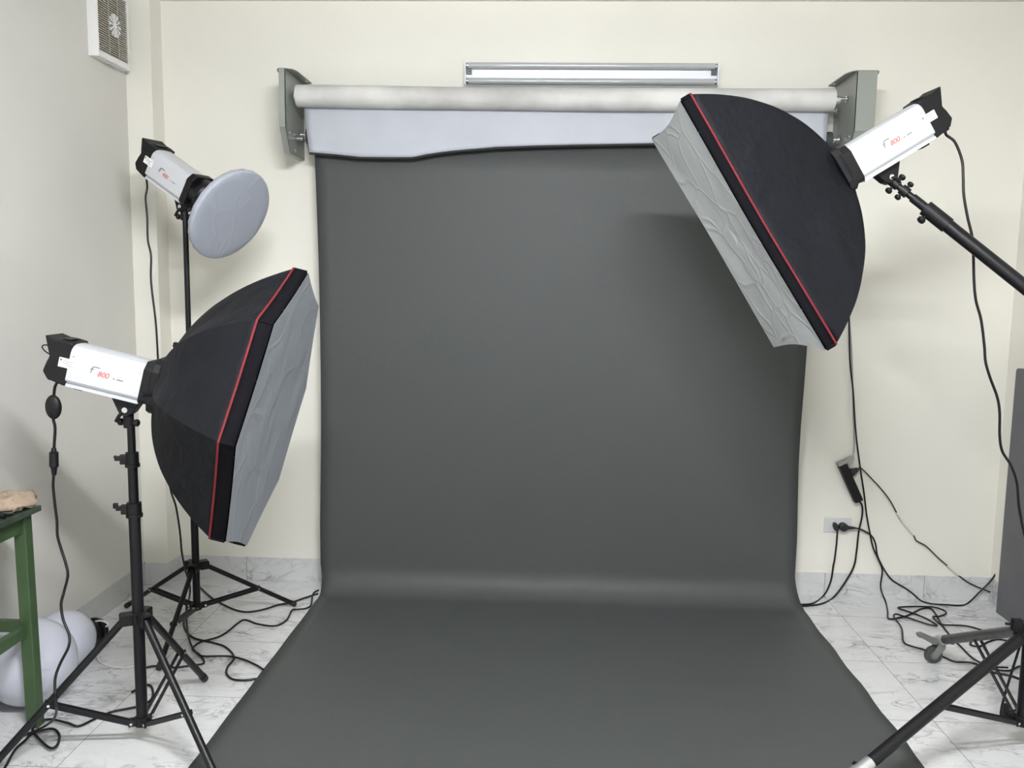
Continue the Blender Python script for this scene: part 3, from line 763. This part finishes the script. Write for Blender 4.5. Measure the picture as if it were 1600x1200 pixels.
mb = MB(mO); mb.lathe((-axA+0.020, 0.03, 0.120), (0, 0, 1), [(0, 0.007), (0.004, 0.010), (0.016, 0.010), (0.019, 0.006)], n=14); mb.build('screw_head', M['blackp'], rO, smooth=True)
mb = MB(mO); mb.cyl((-axA+0.012, -0.088, -0.02), (-axA-0.004, -0.105, -0.02), 0.004, n=8); mb.lathe((-axA-0.002, -0.103, -0.02), (-0.6, -0.8, 0), [(0, 0.006), (0.003, 0.009), (0.012, 0.009), (0.014, 0.005)], n=14)
mb.build('side_screw', M['blackp'], rO, smooth=True)

# ------------------------------------------------------------------ round dish on the corner light
mm = frame_m(CB, nB, hB, vB)
t = thing('beauty_dish', 'round reflector dish covered by a pale grey cloth sock', 'reflector dish', mm)
mb = MB(mm); mb.lathe((0, 0, 0), (1, 0, 0), [(-axB, 0.066), (-axB+0.045, 0.066), (-axB+0.055, 0.058), (-0.105, 0.066), (-0.070, 0.125), (-0.052, 0.160), (-0.030, 0.196), (-0.005, 0.200)], n=48, cap=False)
mb.build('reflector', M['blackm'], t, smooth=True, solid=0.002)
mb = MB(mm); R = []; n_ = 72
pr_ = [(-0.036, 0.184), (-0.033, 0.192), (-0.024, 0.203), (-0.006, 0.206), (0.0, 0.204), (0.003, 0.198), (0.005, 0.17), (0.006, 0.13), (0.007, 0.09), (0.0075, 0.05), (0.0075, 0.012)]
for (d, r) in pr_:
    row = []
    for i in range(n_):
        a = 2*PI*i/n_
        g = 0.0025*math.sin(a*23+math.sin(a*5)) if d < -0.02 else 0
        b_ = 0.0015*noise.noise(Vector((r*math.cos(a)*12, r*math.sin(a)*12, 0)))
        row.append(Vector((d+g*0.5+b_, (r+g)*math.cos(a), (r+g)*math.sin(a))))
    R.append(row)
mb.rings(R, cap=False); V = [v for v in mb.bm.verts][-n_:]; mb.face(V)
mb.build('cloth_sock', M['sock'], t, smooth=True, angle=60)

# ------------------------------------------------------------------ cables
def cable(name, label, cat, pts, r=0.0045, material=None, group='black power cables', parent=None):
    mb = MB(); mb.tube(pts, r, n=8, sub=6)
    o = mb.build(name, material or M['cable'], parent, smooth=True, angle=80)
    if label: tag(o, label, cat, group)
    return o
def P2(lst, f): return [f(*q) for q in lst]
# corner light cord
inletB = (CB-nB*(axB+0.002)) 
def head_pt(Cx, n, ax, L, a, b):
    x = n.normalized(); y = Vector((0, 0, 1)).cross(x).normalized(); z = x.cross(y)
    return Cx - n*(ax+0.002+0.032+L) + x*a + z*b
p0 = head_pt(CB, nB, axB, LB, -0.06, -0.068)
yB = p0.y
hang = [(238, 279), (230, 292), (227.5, 310), (230, 340), (231, 375), (236, 400), (236, 440), (243, 500), (246, 545), (250, 620), (258, 700), (266, 762), (275, 792), (281, 830), (284, 862), (289, 888)]
pts = [p0]
for i, (x, y) in enumerate(hang[1:]):
    f_ = i/(len(hang)-2); pts.append(ay(x, y, yB*(1-f_)+(BY-0.055)*f_))
pts += [ay(297, 920, BY-0.06), fl(292, 952), fl(287, 974), fl(292, 988), fl(304.7, 997.5), fl(332, 1004), fl(350.5, 1010), fl(363, 1021), fl(365, 1030.5), fl(356, 1041.5), fl(354, 1052.5), fl(363, 1061), fl(382, 1063), fl(401, 1060.5)]
cable('power_cable', 'black cord hanging from the dish light down its stand to the floor', 'cable', pts)
pts = P2([(309, 913), (328.7, 932.6), (350, 945), (371, 954), (390, 956), (413.7, 951.7), (435, 945), (456, 941), (477.5, 933.7), (496.6, 927.7), (512, 923)], fl)
pts[0] = fl(305, 932, 0.005); pts.insert(0, fl(303, 934))
pts = [fl(307, 912)] + P2([(328.7, 932.6), (350, 945), (371, 954), (390, 956), (413.7, 951.7), (435, 945), (456, 941), (477.5, 933.7), (496.6, 927.7)], fl)
cable('power_cable', 'black cord on the floor curving from the corner stand toward the backdrop edge', 'cable', pts)
pts = P2([(291, 952), (292, 979), (297, 1003), (305, 1018), (316, 1025), (345, 1025), (363, 1026), (382, 1031), (400, 1039), (411, 1046)], lambda x, y: fl(x, y, 0.013))
pts[0].z = 0.03
cable('power_cable', 'black cord looping on the floor past the front foot of the corner stand', 'cable', pts, 0.0042)
pts = P2([(497.7, 922), (489, 928), (486, 945), (477.5, 950.7), (465, 952), (456, 954), (447.7, 968.7), (430.7, 977.7), (403, 975), (383, 968.5), (371, 974), (356, 986.5), (339.5, 995.7), (316, 1002), (305, 1008.5), (301, 1015), (312, 1023), (318.4, 1036), (297, 1039.7), (272, 1043), (244, 1040.6), (228, 1043), (215, 1047)], lambda x, y: fl(x, y, 0.005))
cable('power_cable', 'long black cord snaking over the marble between the two left stands', 'cable', pts, 0.0042)
# octagonal softbox light cord with inline switch
pA = head_pt(CA, nA, axA, LA, -0.07, -0.062); yA = pA.y
pts = [pA, ay(92, 592, yA), ay(86, 604, yA), ay(84, 622, yA)]
t = thing('power_cable', 'black cord with oval inline switch hanging from the octagonal softbox light', 'cable', (pA.x, pA.y, 0), 'black power cables')
low = P2([(83, 652), (86, 668), (85, 690), (84, 705)], lambda x, y: ay(x, y, yA))
low2 = P2([(84, 738), (83, 760), (86, 790), (89, 815), (90, 838), (97, 862), (102.7, 880), (106, 899), (100, 925), (95.5, 944), (98.7, 968), (108, 992), (107, 1011), (94, 1037), (86.5, 1058.7), (86, 1082), (88, 1100)], lambda x, y: (x, y))
low2 = [ay(q[0], q[1], yA - 0.17*(i/16)**2) for i, q in enumerate(low2)]
low3 = [ay(88, 1113, -1.76), ay(82, 1126, -1.68), fl(64, 1138, 0.012), fl(45, 1146, 0.006), fl(34, 1151, 0.006)]
cable('wire', None, None, pts + low, 0.0048, parent=t)
cable('wire', None, None, [low[-1]] + low2 + low3, 0.0045, parent=t)
cpt = ay(83.5, 636, yA-0.004)
MB().sphere(cpt, 0.040, 28, 18, (0.66, 0.42, 1.0)).build('inline_switch', M['blackp'], t, smooth=True)
a1 = ay(84, 700, yA); a2 = ay(84.5, 742, yA)
mb = MB(); mb.lathe(a1, a2-a1, [(0, 0.007), (0.012, 0.009), (0.014, 0.014), (0.06, 0.0145), (0.066, 0.010), (0.09, 0.007)], n=16); mb.build('connector', M['blackp'], t, smooth=True)
loop = P2([(92, 561), (84, 556), (75, 552), (68, 546), (66, 541), (71, 539), (80, 542), (90, 549)], lambda x, y: ay(x, y, yA-0.01))
cable('sync_cable', 'thin black looped cord at the back of the octagonal softbox light', 'cable', loop, 0.0022, group=None)
pts = P2([(206, 1078), (216, 1072), (228, 1067), (236, 1069), (239, 1080), (234.7, 1090.7), (221, 1098.7), (197, 1104), (173, 1109), (146.7, 1120), (122.7, 1130.7), (106.7, 1130), (80, 1124), (60, 1128), (51, 1139), (56, 1149), (72, 1165), (82.7, 1169), (91, 1161), (92, 1147), (80, 1138.7), (50.7, 1146.7), (38, 1158), (24, 1170.7), (13, 1190), (4, 1206)], lambda x, y: fl(x, y, 0.015))
for q in pts[:11]: q.z = 0.006
cable('power_cable', 'black cord looped in a teardrop on the floor at the green stool leg', 'cable', pts, 0.0046)

# right side cords
pR = head_pt(CR, nR, axR, LR, -0.075, -0.062); yR = pR.y
hang = [(1478, 210), (1492, 222), (1503, 250), (1505, 275), (1506, 305), (1512, 340), (1519, 370), (1521, 400), (1522, 440), (1525, 470), (1533, 500), (1538, 540), (1540, 565), (1547, 590), (1558, 620), (1562, 645), (1562, 680), (1566, 705), (1580, 728), (1589, 755), (1592, 790), (1597, 818), (1605, 860), (1612, 940)]
pts = [pR] + [ay(x, y, yR - 0.05*math.sin(i/23*PI)) for i, (x, y) in enumerate(hang)]
pts += [Vector((1.68+0.05, yR-0.02, 0.05)), Vector((1.78, yR+0.02, 0.006)), Vector((1.9, yR+0.1, 0.006))]
t = cable('power_cable', 'black cord hanging from the boom flash head in front of the boom arm', 'cable', pts, 0.0046)
# cords against the back wall
def wl(x, y, off=0.012): return ay(x, y, -off)
t = thing('power_cable', 'long black cord running down the wall from behind the right softbox to the coil', 'cable', tuple(wl(1340, 700)), 'black power cables')
pts = P2([(1322, 430), (1326, 480), (1328, 560), (1333, 611), (1337, 673), (1344, 730), (1350, 770), (1354, 804), (1359, 832), (1364, 855), (1372, 873)], lambda x, y: wl(x, y, 0.036))
pts += [wl(1378.5, 891, 0.03), wl(1376, 918, 0.03), fl(1384, 941), fl(1387, 955), fl(1389, 967), fl(1410, 964), fl(1424, 959), fl(1439, 951.5), fl(1454, 951), fl(1463, 961), fl(1471, 975.5), fl(1487, 996), fl(1503, 1012), fl(1518, 1027), fl(1536, 1037, 0.022), fl(1555, 1042, 0.024), fl(1575, 1043, 0.024)]
cable('wire', None, None, pts, 0.0042, parent=t)
pts = P2([(1535.5, 985), (1509, 978), (1473, 976), (1463, 970), (1458, 963.5), (1468, 963), (1478.6, 958), (1471, 952), (1451, 948), (1404, 949), (1422, 956.5), (1445, 965.5), (1464, 977), (1450, 975.5), (1433, 970), (1412, 963), (1400, 959.5), (1397, 964), (1408.6, 981), (1411.5, 1002), (1422, 1009), (1443.6, 1015), (1474, 1026.5), (1492, 1034), (1515, 1035), (1533, 1040), (1550, 1045), (1576, 1048), (1594, 1041), (1606, 1045)], lambda x, y: fl(x, y, 0.014))
cable('power_cable', 'black cord coiled and tangled on the floor behind the castor', 'cable', pts, 0.0042)
pts = P2([(1535.5, 985), (1545, 988), (1530, 994), (1518, 1002), (1517, 1007.5), (1530, 1010), (1544, 1003), (1559, 999), (1576, 1002), (1600, 1010), (1625, 1018)], fl)
cable('power_cable', 'short black cord loop on the floor beneath the boom stand leg', 'cable', pts, 0.0042)
pts = P2([(1540, 1048), (1552, 1051), (1579, 1056), (1600, 1063), (1630, 1068)], fl)
cable('power_cable', 'black cord crossing the floor behind the near boom stand leg', 'cable', pts, 0.0050)

# wall outlet with two plugs
t = thing('wall_outlet', 'ivory double socket plate on the wall right of the backdrop', 'wall outlet', (1.518, 0, 0.33))
MB().box((1.452, -0.008, 0.336), (1.588, 0, 0.412)).build('plate', M['ivory'], t, bevel=0.003)
for sx in (1.490, 1.545): MB().cyl((sx, -0.008, 0.374), (sx, -0.010, 0.374), 0.022, n=24).build('socket', M['ivory'], t, smooth=True)
t = thing('plug_cable', 'black cord plugged into the left socket of the wall outlet', 'cable', tuple(wl(1304, 822)), 'plugged cables')
mb = MB(); c = wl(1304, 821, 0.011); mb.prism([(c.x-0.010, c.z+0.018), (c.x+0.004, c.z+0.018), (c.x+0.014, c.z-0.016), (c.x+0.008, c.z-0.024), (c.x-0.004, c.z-0.020), (c.x-0.012, c.z)], -0.046, -0.0105, 'y'); mb.build('plug', M['rubber'], t, bevel=0.004)
pts = [Vector((c.x+0.008, -0.034, c.z-0.018))] + P2([(1308, 836), (1307, 850), (1304, 874), (1302, 884), (1298, 908)], lambda x, y: wl(x, y, 0.030)) + [fl(1287.5, 930), fl(1270, 942.5), fl(1250, 944.5), fl(1235, 944)]
cable('wire', None, None, pts, 0.0044, parent=t)
t = thing('plug_cable', 'black cord with round plug in the right socket, swinging toward the grey board', 'cable', tuple(wl(1317, 821)), 'plugged cables')
c = wl(1316, 822, 0.0105); mb = MB(); mb.lathe((c.x, -0.0105, c.z), (0, -1, 0), [(0, 0.021), (0.028, 0.021), (0.033, 0.014)], n=24)
c2 = wl(1336, 825, 0.03); mb.cyl((c.x+0.010, -0.028, c.z-0.002), tuple(c2), 0.011, 0.006, n=12); mb.build('plug', M['rubber'], t, smooth=True)
pts = [c2] + P2([(1347, 828), (1361.5, 837), (1368, 850), (1371, 868), (1381, 889), (1392.6, 905)], lambda x, y: wl(x, y, 0.022)) + P2([(1404, 913), (1416, 920), (1428, 929)], lambda x, y: wl(x, y, 0.012)) + [fl(1440, 939), fl(1457, 943.5), fl(1480, 945), fl(1500.5, 946), fl(1513, 942)] + P2([(1532.6, 923), (1550, 905), (1566, 879), (1576, 860)], lambda x, y: wl(x, y, 0.04))
cable('wire', None, None, pts, 0.0042, parent=t)

# power strip hanging on the wall from its grey cord
pa_, pb_ = wl(1314, 722, 0.03), wl(1341, 782, 0.03)
ax_ = (pb_-pa_).normalized(); sy = Vector((0, -1, 0)); sz = ax_.cross(sy)
ms = frame_m(pa_, ax_, sz, sy); Ls = (pb_-pa_).length
t = thing('power_strip', 'slim black power strip hanging aslant against the wall above the outlet', 'power strip', ms)
MB(ms).box((0.016, -0.021, -0.022), (Ls+0.004, 0.021, 0.018)).build('strip_body', M['blackp'], t, bevel=0.004)
MB(ms).box((-0.004, -0.022, -0.022), (0.014, 0.022, 0.018)).build('end_cap', M['cableg'], t, bevel=0.004)
pts = [pb_] + P2([(1347, 790), (1347, 806), (1341.6, 832), (1338.5, 860), (1334, 885), (1319.6, 911)], lambda x, y: wl(x, y, 0.02)) + [fl(1302, 933.5), fl(1284.6, 943), fl(1262, 946.5), fl(1245, 947)]
cable('wire', None, None, pts, 0.0046, parent=t)
def strip_plug(name, label, px0, px1, m_, group=None):
    q0 = wl(*px0, 0.03); q1 = wl(*px1, 0.03); d = (q1-q0).normalized(); yy = Vector((0, -1, 0)); zz = d.cross(yy)
    t = thing(name, label, 'cable', tuple(q0), group)
    mb = MB(frame_m(q0, d, zz, yy)); L_ = (q1-q0).length
    mb.prism([(0.0, -0.020), (L_*0.35, -0.020), (L_, -0.006), (L_, 0.006), (L_*0.35, 0.018), (0.0, 0.018)], -0.013, 0.013, 'z'); mb.build('plug', m_, t, bevel=0.003)
    return t, q1
tg, q1 = strip_plug('plug_cable', 'grey cord with grey plug that holds up the power strip', (1323, 724), (1333, 713), M['cableg'])
pts = [q1] + P2([(1334.3, 704), (1334.8, 690), (1333.3, 645), (1332, 588), (1330, 540), (1325, 470), (1320, 420)], lambda x, y: wl(x, y, 0.022))
cable('wire', None, None, pts, 0.0034, M['cableg'], parent=tg)
tk, q1 = strip_plug('plug_cable', 'black cord from the power strip running down to the grey board', (1326, 741), (1341, 732.5), M['rubber'])
pts = [q1] + P2([(1344.5, 731), (1353, 738.5), (1364, 750), (1375.6, 762.5), (1390, 781), (1401, 801), (1409.6, 815), (1426.6, 835), (1432, 845), (1446.5, 853), (1466, 871.6), (1480.5, 884), (1499, 900), (1515, 911), (1538.5, 921.5), (1562, 930), (1580, 938)], lambda x, y: wl(x, y, 0.018))
for p in pts[-4:]: p.y = -0.022
cable('wire', None, None, pts, 0.0032, parent=tk)
for seg in (((1401, 800.5), (1410, 815), (1419, 826), (1427.5, 836)), ((1480, 883.5), (1490, 892), (1498, 899))):
    o = cable('taped_length', None, None, P2(seg, lambda x, y: wl(x, y, 0.018)), 0.0044, M['cablew'], parent=tk); o['label'] = 'pale taped stretch of cord'

# grey board against the right wall
t = thing('grey_board', 'tall dark grey panel leaning at the right wall beside the skirting', 'panel', (2.262, -0.55, 0))
lean = 0.0
mb = MB(); mb.prism([(-0.168, 0), (-0.168, 1.195), (-0.180, 1.205), (-0.95, 1.205), (-0.95, 0)], 2.252, 2.288, 'x'); mb.build('panel', M['board'], t, bevel=0.004)
MB().box((2.249, -0.335, 0.775), (2.252, -0.325, 0.785)).build('stud', M['blackp'], t)

# ------------------------------------------------------------------ green stool and the things on it
zt = 0.765
cor = ay(65, 789, -1.485); zt = cor.z
sx1 = cor.x; sx0 = XW+0.012; sy1 = -1.485; sy0 = -1.92
t = thing('wooden_stool', 'worn green painted wooden stool at the left edge', 'stool', ((sx0+sx1)/2, (sy0+sy1)/2, 0))
MB().box((sx0, sy0, zt-0.020), (sx1, sy1, zt)).build('stool_top', M['greenw'], t, bevel=0.003)
lw = 0.042
lx = sx1-0.022
foot = fl(57, 1134)
for (ex, ey) in ((0, 0), (0, 1), (1, 0), (1, 1)):
    tx = lx-lw/2 if ex == 0 else sx0+0.03+lw/2; ty = sy1-0.024-lw/2 if ey == 0 else sy0+0.024+lw/2
    bx = tx + (0.008 if ex == 0 else -0.0); by = ty + (0.0 if ey == 0 else -0.012)
    mb = MB()
    R = []
    for (x, y, z) in ((bx, by, 0), (tx, ty, zt-0.02)):
        R.append([(x-lw/2, y-lw/2, z), (x+lw/2, y-lw/2, z), (x+lw/2, y+lw/2, z), (x-lw/2, y+lw/2, z)])
    mb.rings(R); mb.build('leg', M['green'], t, bevel=0.003)
mb = MB(); mb.box((lx-0.030, sy0+0.06, zt-0.080), (lx-0.008, sy1-0.06, zt-0.020)); mb.build('apron', M['green'], t, bevel=0.002)
mb = MB(); mb.box((sx0+0.04, sy1-0.055, zt-0.080), (lx-0.04, sy1-0.033, zt-0.020)); mb.build('apron', M['green'], t, bevel=0.002)
mb = MB(); mb.box((lx-0.036, sy0+0.06, 0.335), (lx-0.012, sy1-0.045, 0.375)); mb.build('stretcher', M['green'], t, bevel=0.002)
mb = MB(); mb.box((sx0+0.04, sy1-0.058, 0.345), (lx-0.04, sy1-0.032, 0.385)); mb.build('stretcher', M['green'], t, bevel=0.002)
# crumpled cloth
cc = ay(5, 789, -1.56); cc = Vector((max(cc.x, XW+0.10), -1.55, zt+0.002))
mb = MB(); mb.sphere((0, 0, 0), 1.0, 48, 30)
for v_ in mb.bm.verts:
    p = v_.co.copy(); q = Vector((p.x*0.092, p.y*0.075, max(p.z, -0.55)*0.036))
    d = 0.016*noise.noise(q*28+Vector((1, 2, 3))) + 0.010*noise.noise(q*60)
    q = q + p.normalized()*d
    if p.x > 0.2: q.z += 0.012*math.exp(-((p.x-0.7)/0.3)**2)
    q.z = max(q.z, -0.018)
    v_.co = q + cc + Vector((0.008, 0, 0.018))
tag(mb.build('crumpled_cloth', M['cloth'], None, smooth=True), 'crumpled beige cloth lying on the green stool top', 'cloth')
# black clamp-like tool in front of the cloth
tp = at(-2, 806, 'z', zt) + Vector((0.0, -0.03, 0.0))
t = thing('spring_clamp', 'small black tool lying on the green stool in front of the cloth', 'clamp', tuple(tp))
mb = MB(); mb.tube([tp+Vector((-0.08, -0.03, 0.010)), tp+Vector((0.0, 0.0, 0.012)), tp+Vector((0.045, 0.034, 0.010))], 0.009, n=8); mb.tube([tp+Vector((-0.08, 0.03, 0.010)), tp+Vector((-0.02, 0.01, 0.016)), tp+Vector((0.045, -0.005, 0.010))], 0.009, n=8)
mb.build('jaws', M['blackp'], t, smooth=True)
mb = MB(); mb.cyl(tp+Vector((-0.01, 0.003, 0.003)), tp+Vector((-0.01, 0.003, 0.036)), 0.012, n=16); mb.build('pivot', M['blackp'], t, smooth=True)

# ------------------------------------------------------------------ opal globes on the floor
g1 = Vector((-1.857, -1.368, 0.158)); MBg = MB().sphere(g1, 0.158, 56, 40)
t = thing('globe_lampshade', 'larger white glass globe on the floor behind the stool leg', 'globe', (g1.x, g1.y, 0), 'opal globes')
MBg.build('globe', M['globe'], t, smooth=True, angle=80)
g2 = Vector((-1.895, -1.080, 0.118))
t = thing('globe_lampshade', 'smaller white glass globe with black fitting lying against the left wall', 'globe', (g2.x, g2.y, 0), 'opal globes')
MB().sphere(g2, 0.118, 56, 40).build('globe', M['globe'], t, smooth=True, angle=80)
c = Vector((-1.835, -0.84, 0.066)); dv = (c-g2).normalized()
mb = MB(); mb.lathe(g2+dv*0.112, dv, [(0, 0.040), (0.012, 0.052), (0.030, 0.054), (0.045, 0.048)], n=28)
mb.lathe(g2+dv*0.154, dv, [(0, 0.060), (0.012, 0.062), (0.030, 0.056), (0.040, 0.03)], n=28)
fit = mb.build('lamp_fitting', M['blackp'], t, smooth=True)
tw = MB(); tw.tube(P2([(149, 971), (158, 970), (168, 974), (166, 979), (154, 981), (152, 984)], lambda x, y: ay(x, y, -0.93)), 0.0035, n=8)
tw.tube(P2([(153, 984), (156, 986), (160, 991), (164, 996)], lambda x, y: ay(x, y, -0.93)), 0.003, n=8); tw.build('white_lead', M['cablew'], t, smooth=True)
lead = P2([(155, 1004), (152, 1020), (155, 1033), (170, 1041), (195, 1043), (214, 1040), (222, 1036)], lambda x, y: fl(x, y, 0.004))
MB().tube(lead, 0.003, n=8).build('white_lead', M['cablew'], t, smooth=True)
q = ay(165, 1000, -0.935)
MB(frame_m(q, Vector((0.75, 0, 0.66)), Vector((0, 1, 0)), Vector((-0.66, 0, 0.75)))).box((-0.020, -0.001, -0.008), (0.018, 0.001, 0.008)).build('paper_tag', M['tagm'], t)
